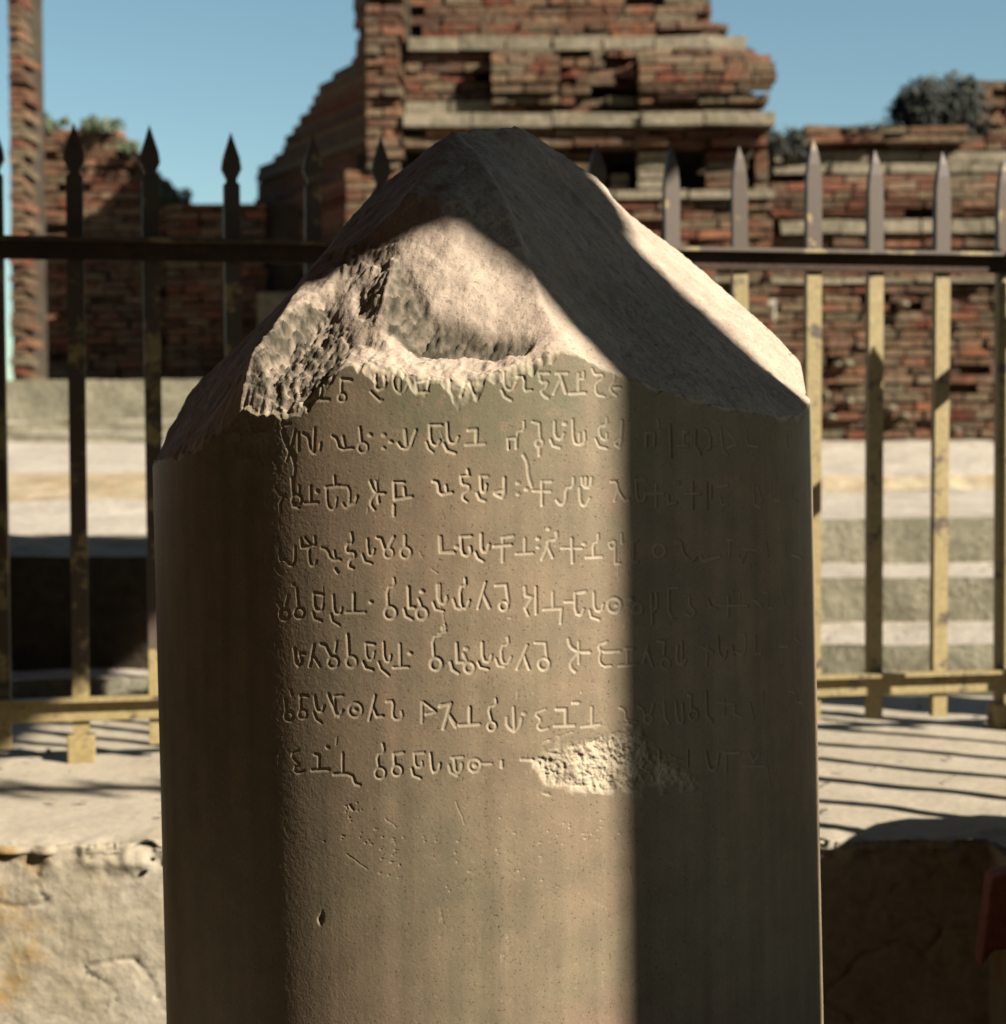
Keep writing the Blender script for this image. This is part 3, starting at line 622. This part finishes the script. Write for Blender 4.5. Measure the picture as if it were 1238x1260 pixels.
inset = np.interp(phi, th_all, (rad(ZZ) - rr)[-1, :len(th_all)])
rho = np.hypot(GX, GY); ang_ = np.arctan2(GX, -GY)
fall = np.exp(-np.clip(RS - rho, 0, 1) / 0.012) * (GY < 0)
ins_ = np.interp(ang_, phi, inset) * fall
GX = GX * (1 - ins_ / RS); GY = GY * (1 - ins_ / RS)
I = np.arange(NP * NT).reshape(NT, NP)
Vt = place(GX, GY, H).reshape(-1, 3)
topo = mk('broken_top', Vt, np.stack([I[:-1, :-1], I[:-1, 1:], I[1:, 1:], I[1:, :-1]], -1).reshape(-1, 4), M_frac, pil, smooth=True)
tag(topo, 'rough pale fracture face with a steep ridge')
dirt_shade = np.clip(wp * (0.62 + 0.45 * nA) + wb_ * (0.80 + 0.22 * nA + 0.15 * nC) + wm * (0.30 + 0.5 * nB) + 0.10 * np.clip(nS + 0.5 * nE, 0, 1), 0, 0.95).astype(np.float32)  # dirt, with the shade of the pocket and band darkened into the colour
da = topo.data.attributes.new('dirt_shade', 'FLOAT', 'POINT'); da.data.foreach_set('value', dirt_shade.ravel())

# ------------------------------------------------------------------ iron fences
def picket_mesh(name, w, t, zb, zt, tip, plain=False):
    mb = MB(); mb.box(-w / 2, w / 2, -t / 2, t / 2, zb, zt - tip)
    # spear: neck, shoulders, point
    z = zt - tip
    prof = [(0.5, 0.0), (0.30, 0.06), (0.34, 0.12), (0.62, 0.30), (0.52, 0.50), (0.02, 1.0)]
    if plain: prof = [(0.5, 0.0), (0.48, 0.25), (0.40, 0.5), (0.25, 0.75), (0.02, 1.0)]
    V = []; 
    for a, q in prof:
        x = a * w; y = min(a * w, t * 0.5 if q > 0.05 else t / 2)
        V += [(-x, -y * 0.9, z + q * tip), (x, -y * 0.9, z + q * tip), (x, y * 0.9, z + q * tip), (-x, y * 0.9, z + q * tip)]
    Fa = []
    for k in range(len(prof) - 1):
        for i in range(4): Fa.append((4 * k + i, 4 * k + (i + 1) % 4, 4 * k + 4 + (i + 1) % 4, 4 * k + 4 + i))
    Fa.append((4 * len(prof) - 4, 4 * len(prof) - 3, 4 * len(prof) - 2, 4 * len(prof) - 1))
    mb.add(V, Fa)
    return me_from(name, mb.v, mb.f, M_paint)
def fence(label, A, B, stations, heights, foot_at=(), plain=False):
    ax, ay = A; bx, by = B; L = math.hypot(bx - ax, by - ay); ang = math.atan2(by - ay, bx - ax)
    r = empty('iron_fence', (ax, ay, ZL), ang); tag(r, label, 'fence', 'iron fences round the pillar pit')
    for nm, zc, hh in (('top_rail', 0.42, 0.046), ('bottom_rail', -0.53, 0.050)):
        mb = MB(); z = zc - ZL
        mb.box(0, L, -0.012, -0.004, z - hh / 2, z + hh / 2 - (0.002 if zc > 0 else 0))
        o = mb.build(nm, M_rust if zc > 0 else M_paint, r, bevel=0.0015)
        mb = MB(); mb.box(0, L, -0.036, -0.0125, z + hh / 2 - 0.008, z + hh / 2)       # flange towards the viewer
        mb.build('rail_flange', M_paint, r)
    pm = {}
    for s, zt in zip(stations, heights):
        key = (round(zt, 2), plain and s > 2.0)
        if key not in pm: pm[key] = picket_mesh('picket', 0.034, 0.022, 0.03, key[0] - ZL, 0.11, key[1])
        o = bpy.data.objects.new('picket', pm[key]); o.location = (s, 0.009, 0); o.rotation_euler = (0, rnd.uniform(-.006, .006), rnd.uniform(-0.06, 0.06)); link(o, r)
    for s in foot_at:
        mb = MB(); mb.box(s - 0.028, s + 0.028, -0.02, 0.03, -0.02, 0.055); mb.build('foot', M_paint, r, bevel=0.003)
    return r
def fy(x): return 3.70 + (x + 0.886) * 0.191
pxs_ = [-60, 92, 187, 288, 383, 473, 560, 648, 738, 830, 913, 1001, 1078, 1158]
XA = -1.62; A = (XA, fy(XA)); Bf = (1.34, fy(1.34)); ca = math.cos(math.atan(0.191))
st_, hs_ = [0.01], [0.68]
for px in pxs_[1:]:
    Y = 3.8
    for _ in range(4): x = at(px, 300, Y)[0]; Y = fy(x)
    st_.append((x - XA) / ca)
    tipy = np.interp(px, [92, 187, 288, 473, 830, 913, 1001, 1078, 1158], [148, 152, 162, 168, 178, 178, 170, 182, 184]); hs_.append(at(px, tipy, Y)[2])
st_ += [st_[1] - 0.158, st_[1] - 0.316, st_[1] - 0.474, st_[-1] + 0.158]; hs_ += [0.68, 0.68, 0.67, 0.66]
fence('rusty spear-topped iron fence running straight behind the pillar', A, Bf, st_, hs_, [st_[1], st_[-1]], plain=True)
sta = [0.10 + 0.24 * k for k in range(12)]
fence('spear-topped iron fence along the right side of the pit', (1.36, 4.02), (1.36, 1.2), sta, [0.68] * 12)

# ------------------------------------------------------------------ shelter over the pillar (throws the shade)
sh = empty('stone_shelter', (0, 0, ZL)); tag(sh, 'flat-roofed stone shelter standing over the fenced pillar pit', 'shelter')
mb = MB(); mb.prism([(-4.6, -5.4), (2.5, -5.4), (2.5, 0.06), (2.86, 0.06), (2.72, 3.75), (-4.6, 3.75)], 2.6 - ZL, 2.78 - ZL); mb.build('roof', M_roof, sh)  # front stretch of the roof added to keep sky light off the pillar
def column(x, y, r):
    mb = MB(); n = 20
    for (ra, z0, z1) in ((1.0, 0.12, 3.0), (1.25, 0.0, 0.12), (1.3, 3.0, 2.6 - ZL)):
        mb.prism([(x + ra * r * math.cos(2 * math.pi * (i + .5) / n), y + ra * r * math.sin(2 * math.pi * (i + .5) / n)) for i in range(n)], z0, z1 - 0.002)
    mb.build('column', M_roof, sh, smooth=False)
column(2.5, 0.233, 0.161); column(-4.2, -0.3, 0.161); column(-4.2, 3.4, 0.161); column(2.2, -5.0, 0.161); column(-4.2, -5.0, 0.161); column(2.5, 3.55, 0.15)
mb = MB(); mb.box(2.4, 3.7, 1.015, 1.045, 3.02, 3.06)  # unseen spiked rail, added to cast lines of shadow on the left ledge
for k in range(8):
    x = 2.47 + k * 0.155; mb.box(x - .012, x + .012, 1.02, 1.04, 2.92, 3.15)
for x in (2.45, 2.75): mb.box(x - .008, x + .008, 1.0, 1.014, 3.0, 2.6 - ZL)
mb.build('shadow_rail', M_paint, sh)

# stone block out of view, added to shade the pit wall, and the leaning red slab
v, f = blob(0.3, 0.55, 0.28, 5, 24, 14, 0.08)
o = mk('shade_block', v, f, M_pitstone, smooth=True); o.location = (1.22, 2.35, ZL + 0.17); tag(o, 'large grey stone block added right of the pit to shade its wall', 'shade_block')
pr = [(0, 0), (0.02, 0.025), (0.075, 0.03), (0.095, 0.15), (0.016, 0.132)]
mb = MB(); mb.add([(x, 0, z) for x, z in pr] + [(x + 0.004, 0.05, z) for x, z in pr], [(0, 1, 2, 3, 4), (9, 8, 7, 6, 5)] + [(k, (k + 5), (k + 1) % 5 + 5, (k + 1) % 5) for k in range(5)])
o = mb.build('stone_slab', M_redstone, bevel=0.004); p = at(1206, 1192, 2.55); o.location = tuple(p)
tag(o, 'narrow reddish stone slab leaning at the lower right corner of the pit', 'slab')

# ------------------------------------------------------------------ ruins
def brick_mesh(lx, ly, lz, seed):
    r = random.Random(seed)
    V = []
    for z in (0, lz):
        for y in (0, ly):
            for x in (-lx / 2, lx / 2): V.append((x + r.uniform(-.006, .006), y + r.uniform(-.006, .006), z + r.uniform(-.004, .004)))
    return me_from('brick', V, [(0, 2, 3, 1), (4, 5, 7, 6), (0, 1, 5, 4), (2, 6, 7, 3), (0, 4, 6, 2), (1, 3, 7, 5)], M_brick)
BM = {}
def bmesh_for(lx, lz, mat=None):
    key = (round(lx, 2), round(lz, 3), rnd.randrange(3), mat.name if mat else '')
    if key not in BM:
        me = brick_mesh(key[0], 0.3, key[1], hash(key[:3]) & 0xffff)
        if mat: me.materials[0] = mat
        BM[key] = me
    return BM[key]
def ruin(label, root_loc, regions, core, course=0.066, maxparts=290, name='brick_ruin'):
    """regions: (x0, x1, y0, y1 picture extents, Y front distance, out(py) proud, x-end(py), brick length, gap prob, material)"""
    root = empty(name, root_loc); tag(root, label, 'ruin')
    items = []
    for (x0, x1, y0, y1, Y, out, ends, bl, miss, mat, ch) in regions:
        ch = ch or course
        ztop, zbot = at(619, y0, Y)[2], at(619, y1, Y)[2]
        nrow = max(1, round((ztop - zbot) / ch)); ch2 = (ztop - zbot) / nrow
        for r in range(nrow):
            z = zbot + r * ch2; py = y1 - (y1 - y0) * (r + 0.5) / nrow
            a, b_ = (ends(py) if ends else (x0, x1))
            xa, xb = at(a, 400, Y)[0], at(b_, 400, Y)[0]
            o_ = out(py) if callable(out) else out
            tilt = math.atan(max(-0.7, min(0.7, (out(py - 2) - out(py + 2)) / (4 * Y / F)))) if callable(out) else 0.0
            rj = rnd.uniform(-.015, .015)
            x = xa - (bl * 0.5 if r % 2 else 0) * 0
            first = bl * (0.5 if r % 2 else 1.0)
            while x < xb - 0.03:
                L = (first if first else bl * rnd.choice([0.5, 0.8, 0.9, 1.0, 1.0, 1.15, 1.3])); first = None
                L = min(L, xb - x)
                if rnd.random() > miss and L > 0.04:
                    er = abs(rnd.gauss(0, .16)) if miss > 0.3 else (rnd.uniform(0.03, 0.09) if rnd.random() < 0.05 and not callable(out) else 0.0)
                    items.append((x + L / 2, Y - o_ + rj * (not callable(out)) + er + rnd.uniform(-.015, .015) * (0.5 if callable(out) else 1), z, L - rnd.uniform(.008, .022), ch2 - rnd.uniform(.006, .018), mat, tilt))
                x += L
    items.sort(key=lambda t: -(t[3] * t[4]) if t[5] is None else -9)
    rest = {}
    for k, (x, y, z, lx, lz, mat, tilt) in enumerate(items):
        if k < maxparts:
            o = bpy.data.objects.new('brick' if mat is None else 'stone', bmesh_for(lx, lz, mat))
            o.location = (x - root_loc[0], y - root_loc[1], z - root_loc[2]); o.rotation_euler = (tilt + rnd.uniform(-.04, .04), rnd.uniform(-.025, .025), rnd.uniform(-.07, .07)); link(o, root)
        else: rest.setdefault(mat, []).append((x, y, z, lx, lz))
    for mat, L in rest.items():
        mb = MB()
        for x, y, z, lx, lz in L:
            x -= root_loc[0]; y -= root_loc[1]; z -= root_loc[2]
            mb.box(x - lx / 2, x + lx / 2, y, y + 0.3, z, z + lz, 0.004)
        o = mb.build('brickwork', mat or M_brick, root); o['kind'] = 'stuff'
    mb = MB()
    for (x0, x1, y0, y1, Y, th) in core:
        xa, xb = at(x0, 400, Y)[0], at(x1, 400, Y)[0]; zt, zb = at(619, y0, Y)[2], at(619, y1, Y)[2]
        mb.box(xa - root_loc[0], xb - root_loc[0], Y - root_loc[1], Y + th - root_loc[1], zb - root_loc[2], zt - root_loc[2])
    mb.build('core', M_mortar, root)
    return root
torus = lambda py: 0.30 * math.sqrt(max(0.02, 1 - ((py - 105) / 44.0) ** 2))
tor_end = lambda py: (606, 905 + 44 * math.sqrt(max(0.0, 1 - ((py - 105) / 44.0) ** 2)))
TY = 12.0
tower = ruin('tall ruined brick tower with a rounded moulding and a row of square niches', (0.4, TY, 0.0), [
    (500, 880, -120, 24, TY, -0.12, None, 0.26, 0.05, None, None),
    (520, 900, 24, 46, TY, -0.05, None, 0.26, 0.10, None, None),
    (505, 918, 46, 64, TY, 0.06, None, 0.34, 0.02, M_pale, None),
    (500, 606, 64, 148, TY, 0.02, None, 0.24, 0.05, None, None),
    (606, 690, 64, 148, TY, torus, lambda py: (606, 690), 0.22, 0.02, None, None),
    (690, 782, 64, 148, TY, lambda py: torus(py) - 0.02, lambda py: (690, 782), 0.20, 0.31, None, None),
    (782, 948, 64, 148, TY, torus, lambda py: (782, tor_end(py)[1]), 0.24, 0.0, None, None),
    (500, 640, 128, 146, TY, 0.14, None, 0.3, 0.0, M_pale, None),
    (640, 935, 140, 148, TY, 0.10, None, 0.26, 0.15, None, 0.04),
    (500, 945, 148, 166, TY, 0.32, None, 0.45, 0.0, M_pale, 0.09),
    (500, 940, 166, 187, TY, 0.26, None, 0.30, 0.0, None, 0.055),
    (500, 950, 238, 250, TY, 0.20, None, 0.42, 0.0, M_pale, 0.065),
    (500, 948, 250, 345, TY, 0.14, None, 0.25, 0.02, None, None),
    (640, 930, 345, 352, TY, 0.20, None, 0.45, 0.0, M_pale, 0.04),
    (600, 950, 352, 550, TY, 0.12, None, 0.22, 0.03, None, None),
    (456, 502, -120, 214, TY, 0.30, None, 0.22, 0.02, None, None),
    (430, 520, 214, 560, TY, 0.26, None, 0.25, 0.02, None, None),
] + [(a, b_, 190, 236, TY, 0.16, None, 0.5, 0.0, M_pale if q % 2 else None, None) for q, (a, b_) in enumerate([(690, 735), (782, 830), (866, 917)])]
  + [(750, 776, 212, 236, TY, 0.02, None, 0.5, 0.0, M_pale, None), (926, 944, 188, 238, TY, 0.10, None, 0.3, 0, None, None)],
    [(505, 875, -120, 60, TY + 0.2, 1.6), (505, 925, 60, 187, TY + 0.14, 1.6), (440, 940, 187, 238, TY + 0.22, 1.5), (440, 945, 238, 560, TY + 0.1, 1.6), (462, 506, -120, 560, TY + 0.0, 1.6)])
# right-hand wall
RY = 12.4
wob = [0.0]
right = ruin('low ruined brick wall with pale ledges stretching right from the tower', (3.0, RY, 0.0), [
    (985, 1186, 160, 181, RY, 0.14, None, 0.55, 0.0, None, 0.055),
    (945, 1260, 168, 186, RY, 0.0, None, 0.25, 0.12, None, 0.05),
    (950, 1260, 188, 216, RY, 0.03, None, 0.40, 0.03, M_pale, 0.075),
    (945, 1260, 216, 272, RY, lambda py: 0.12 * math.sqrt(max(0.05, 1 - ((py - 244) / 29.0) ** 2)), None, 0.24, 0.05, None, None),
    (955, 1260, 274, 292, RY, 0.14, None, 0.42, 0.0, M_pale, 0.09),
    (945, 1260, 292, 308, RY, 0.10, None, 0.24, 0.02, None, None),
    (945, 1260, 308, 345, RY, 0.02, None, 0.28, 0.12, None, None),
    (945, 1260, 345, 352, RY, 0.12, None, 0.5, 0.0, M_pale, 0.04),
    (940, 1260, 352, 552, RY, 0.06, None, 0.20, 0.02, None, 0.062),
    (1175, 1275, 100, 168, RY + 0.5, 0.0, lambda py: (1175 + max(0, 125 - py) * 0.4, 1275), 0.24, 0.04, None, None),
], [(945, 1270, 172, 560, RY + 0.12, 1.0), (1180, 1270, 110, 172, RY + 0.62, 0.8)])
# left walls
LY = 13.4
endL = lambda py: (34, np.interp(py, [152, 180, 215, 245, 260, 330], [140, 172, 200, 228, 300, 300]))
left = ruin('sunlit ruined brick wall beyond the fence with grass growing along its sloping top', (-3.2, LY, 0.0), [
    (34, 300, 152, 470, LY, 0.0, endL, 0.24, 0.02, None, 0.06)],
    [(36, 138, 158, 480, LY + 0.1, 0.7), (100, 170, 190, 480, LY + 0.1, 0.7), (150, 222, 240, 480, LY + 0.1, 0.7)])
pier = ruin('tall sunlit brick pier at the far left edge of the view', (-3.0, 12.0, 0.0), [
    (-40, 38, -60, 300, 12.0, 0.0, lambda py: (14, 31 if py < 60 else 38), 0.2, 0.0, None, 0.06), (14, 38, 300, 468, 12.0, 0.04, None, 0.2, 0.0, None, 0.06)],
    [(16, 30, -60, 472, 12.1, 0.6)])
# dark stepped flank of the tower: courses stepping down to the left, facing away from the sun
fl = empty('stepped_brick_flank', (-1.2, 12.6, 0)); tag(fl, 'black shaded brick wall stepping down from the tower like a staircase', 'ruin')
outl = [(-120, 440), (75, 440), (82, 420), (95, 400), (112, 388), (128, 374), (145, 358), (162, 348), (174, 340), (181, 318), (250, 316), (470, 316)]
Pa = at(462, 400, 12.15)
mb = MB()
def far_y(px): return 12.15 + (462 - px) / 146.0 * 1.9
pyc = 470.0; cz = at(619, 470, 13)[2]
while pyc > -120:
    pl = np.interp(pyc - 4, [a for a, _ in outl], [b_ for _, b_ in outl]) + rnd.uniform(-2, 2)
    q = at(pl, 400, far_y(pl)); Y0 = far_y((pl + 462) / 2)
    z0 = -(pyc - 555) / F * Y0
    z1 = z0 + 0.064
    jit = rnd.uniform(-.02, .02)
    d = np.array([q[0] - Pa[0], q[1] - Pa[1]]); d /= np.linalg.norm(d); nrm = np.array([d[1], -d[0]])
    if nrm[1] > 0: nrm = -nrm
    a_ = np.array([Pa[0], Pa[1]]) + nrm * jit; b__ = np.array([q[0], q[1]]) + nrm * jit; bk = -nrm * 0.5
    mb.add([(*a_, z0), (*b__, z0), (*(b__ + bk), z0), (*(a_ + bk), z0), (*a_, z1 - .006), (*b__, z1 - .006), (*(b__ + bk), z1 - .006), (*(a_ + bk), z1 - .006)],
           [(0, 1, 2, 3), (7, 6, 5, 4), (1, 0, 4, 5), (2, 1, 5, 6), (3, 2, 6, 7), (0, 3, 7, 4)])
    pyc -= 0.064 / Y0 * F
mb.v = [(x + 1.2, y - 12.6, z) for x, y, z in mb.v]
mb.build('course', M_brick, fl)['kind'] = 'stuff'
# low wall in the tower's shadow
low = ruin('low brick wall lying in deep shade between the left wall and the stepped flank', (-2.4, 13.15, 0), [
    (205, 330, 247, 470, 13.15, 0.0, lambda py: (205, 330), 0.25, 0.0, None, 0.06)], [(207, 400, 249, 480, 13.25, 0.5)])
# dim pale block standing at the flank's foot, and a light block in the right wall
mb = MB(); mb.box(-0.14, 0.14, -0.1, 0.1, -0.02, 0.645, 0.01); o = mb.build('stone_block', M_pale, bevel=0.012); p = at(343, 425, 12.8); o.location = (p[0], p[1], 0.492); tag(o, 'small grey upright stone block just left of the pillar, beyond the fence', 'block')
mb = MB(); mb.box(-0.085, 0.085, -0.12, 0.1, -0.075, 0.075, 0.006); o = mb.build('stone', M_tread, right, bevel=0.008); p = at(937, 384, 12.1); o.location = (p[0] - 3.0, p[1] - RY, p[2])
o['label'] = 'squared white stone set in the brickwork'
for px, py, a in ((1110, 376, 9), (1178, 402, 7), (1042, 448, 9), (1028, 449, 6), (1043, 494, 7), (1015, 486, 7), (1095, 503, 10), (1111, 512, 8), (1021, 514, 8), (1175, 530, 7)):
    v, f = blob(a * 0.8 * 12.3 / F, 0.1, a * 0.5 * 12.3 / F, a + px, 9, 6, 0.2); o = mk('stone', v, f, M_pale, right, smooth=True); p = at(px, py, 12.33); o.location = (p[0] - 3.0, p[1] - RY, p[2])

# ------------------------------------------------------------------ plants on the ruins
def shrub(label, px, py, Y, rx, rz, n, mat, leaf=0.05, ry=None):
    """a rooted clump of twigs and small leaves; (px, py) is its foot"""
    p = at(px, py, Y); r = empty('shrub', tuple(p)); tag(r, label, 'shrub', 'plants growing on the ruined walls')
    ry = ry or rx * 0.8; mb = MB(); tw = MB(); rr_ = random.Random(int(px * 7 + py))
    cl = [(rr_.uniform(-.75, .75) * rx, rr_.uniform(-.7, .7) * ry, rr_.uniform(.15, .85) * rz, rr_.uniform(.25, .45)) for _ in range(max(5, n // 90))]
    for cx_, cy_, cz_, _ in cl:
        if (cx_ / rx) ** 2 + (cz_ / rz) ** 2 > 1.2: continue
        b = 0.008
        tw.add([(-b, 0, -0.05), (b, 0, -0.05), (0, b, -0.05), (cx_, cy_, cz_)], [(0, 1, 3), (1, 2, 3), (2, 0, 3)])
    for k in range(n):
        c0 = cl[k % len(cl)]; s = c0[3]
        x = c0[0] + rr_.gauss(0, .45) * s * rx; y = c0[1] + rr_.gauss(0, .5) * s * ry; z = c0[2] + rr_.gauss(0, .45) * s * rz
        if (x / rx) ** 2 + (y / ry) ** 2 + (max(z, 0) / rz) ** 2 > 1.25 or z < -0.05: continue
        u = Vector((rr_.gauss(0, 1), rr_.gauss(0, 1), rr_.gauss(0, 1))).normalized(); v_ = u.orthogonal().normalized(); l = leaf * rr_.uniform(.6, 1.3); P = Vector((x, y, z))
        mb.add([P - u * l, P + v_ * l * .4, P + u * l, P - v_ * l * .4], [(0, 1, 2, 3)])
    tw.build('twigs', M_bark, r); mb.build('leaves', mat, r); return r
shrub('large dark rounded bush against the sky at the right end of the wall', 1158, 168, 13.0, 0.40, 0.43, 5600, M_leafd, 0.035)
shrub('dark creeper tangled on the wall top right beside the tower', 965, 190, 12.2, 0.16, 0.19, 700, M_leafd, 0.03)
shrub('low dark weeds along the wall top left of the round bush', 1040, 165, 12.4, 0.36, 0.06, 500, M_leafd, 0.025)
shrub('small green weeds on top of the left brick wall near its left end', 65, 160, 13.4, 0.16, 0.12, 260, M_leafg, 0.03)
shrub('small green weeds on top of the left brick wall above its slope', 128, 168, 13.4, 0.22, 0.14, 380, M_leafg, 0.03)
shrub('pale green tuft at the foot of the sloping left wall top beside the second spear', 212, 248, 13.3, 0.14, 0.17, 300, M_leafg, 0.03)
shrub('thin weeds hanging on the slope of the left wall', 165, 190, 13.3, 0.12, 0.10, 160, M_leafg, 0.03)

# ------------------------------------------------------------------ added walls outside the picture, put up to cut the sky light
def blocker_wall(label, x0, x1, y0, y1, h):
    r = empty('sky_blocker', ((x0 + x1) / 2, (y0 + y1) / 2, ZL)); tag(r, label, 'wall', 'added walls that block sky light')
    cx_, cy_ = (x0 + x1) / 2, (y0 + y1) / 2; mb = MB(); z = 0.0
    while z < h:
        k = 0.12 * (z / h); mb.box(x0 - cx_ + k * rnd.random(), x1 - cx_ - k, y0 - cy_ + rnd.uniform(0, .03) + k * .5, y1 - cy_ - rnd.uniform(0, .03) - k * .5, z, z + 0.118); z += 0.12
    mb.build('courses', M_brick, r)['kind'] = 'stuff'
blocker_wall('high brown brick wall added unseen on the left to block sky light', -7.4, -6.4, -9.0, 8.0, 8.5)
blocker_wall('high brown brick wall added behind the viewer to block sky light', -7.4, 9.0, -8.2, -7.2, 9.0)
blocker_wall('high brown brick wall added unseen on the right to block sky light', 9.0, 10.0, 1.5, 11.0, 5.4)

mb = MB()
for k in range(420):
    if k < 260: x, y, z = rnd.uniform(-2.1, 1.5), rnd.uniform(2.96, 4.55), ZL + 0.008
    elif k < 340: x, y, z = rnd.uniform(0.3, 3.0), rnd.uniform(5.15, 5.65), -0.545
    else: x, y, z = rnd.uniform(0.3, 3.0), rnd.uniform(5.8, 6.35), -0.392
    l = rnd.uniform(0.004, 0.016); a = rnd.uniform(0, 6.28); u = Vector((math.cos(a), math.sin(a), rnd.uniform(-.3, .3))); v_ = Vector((-math.sin(a), math.cos(a), rnd.uniform(-.4, .4))); P = Vector((x, y, z))
    mb.add([P - u * l, P + v_ * l * .4, P + u * l, P - v_ * l * .4], [(0, 1, 2, 3)])
mb.build('dry_leaves', M_bark)['kind'] = 'stuff'
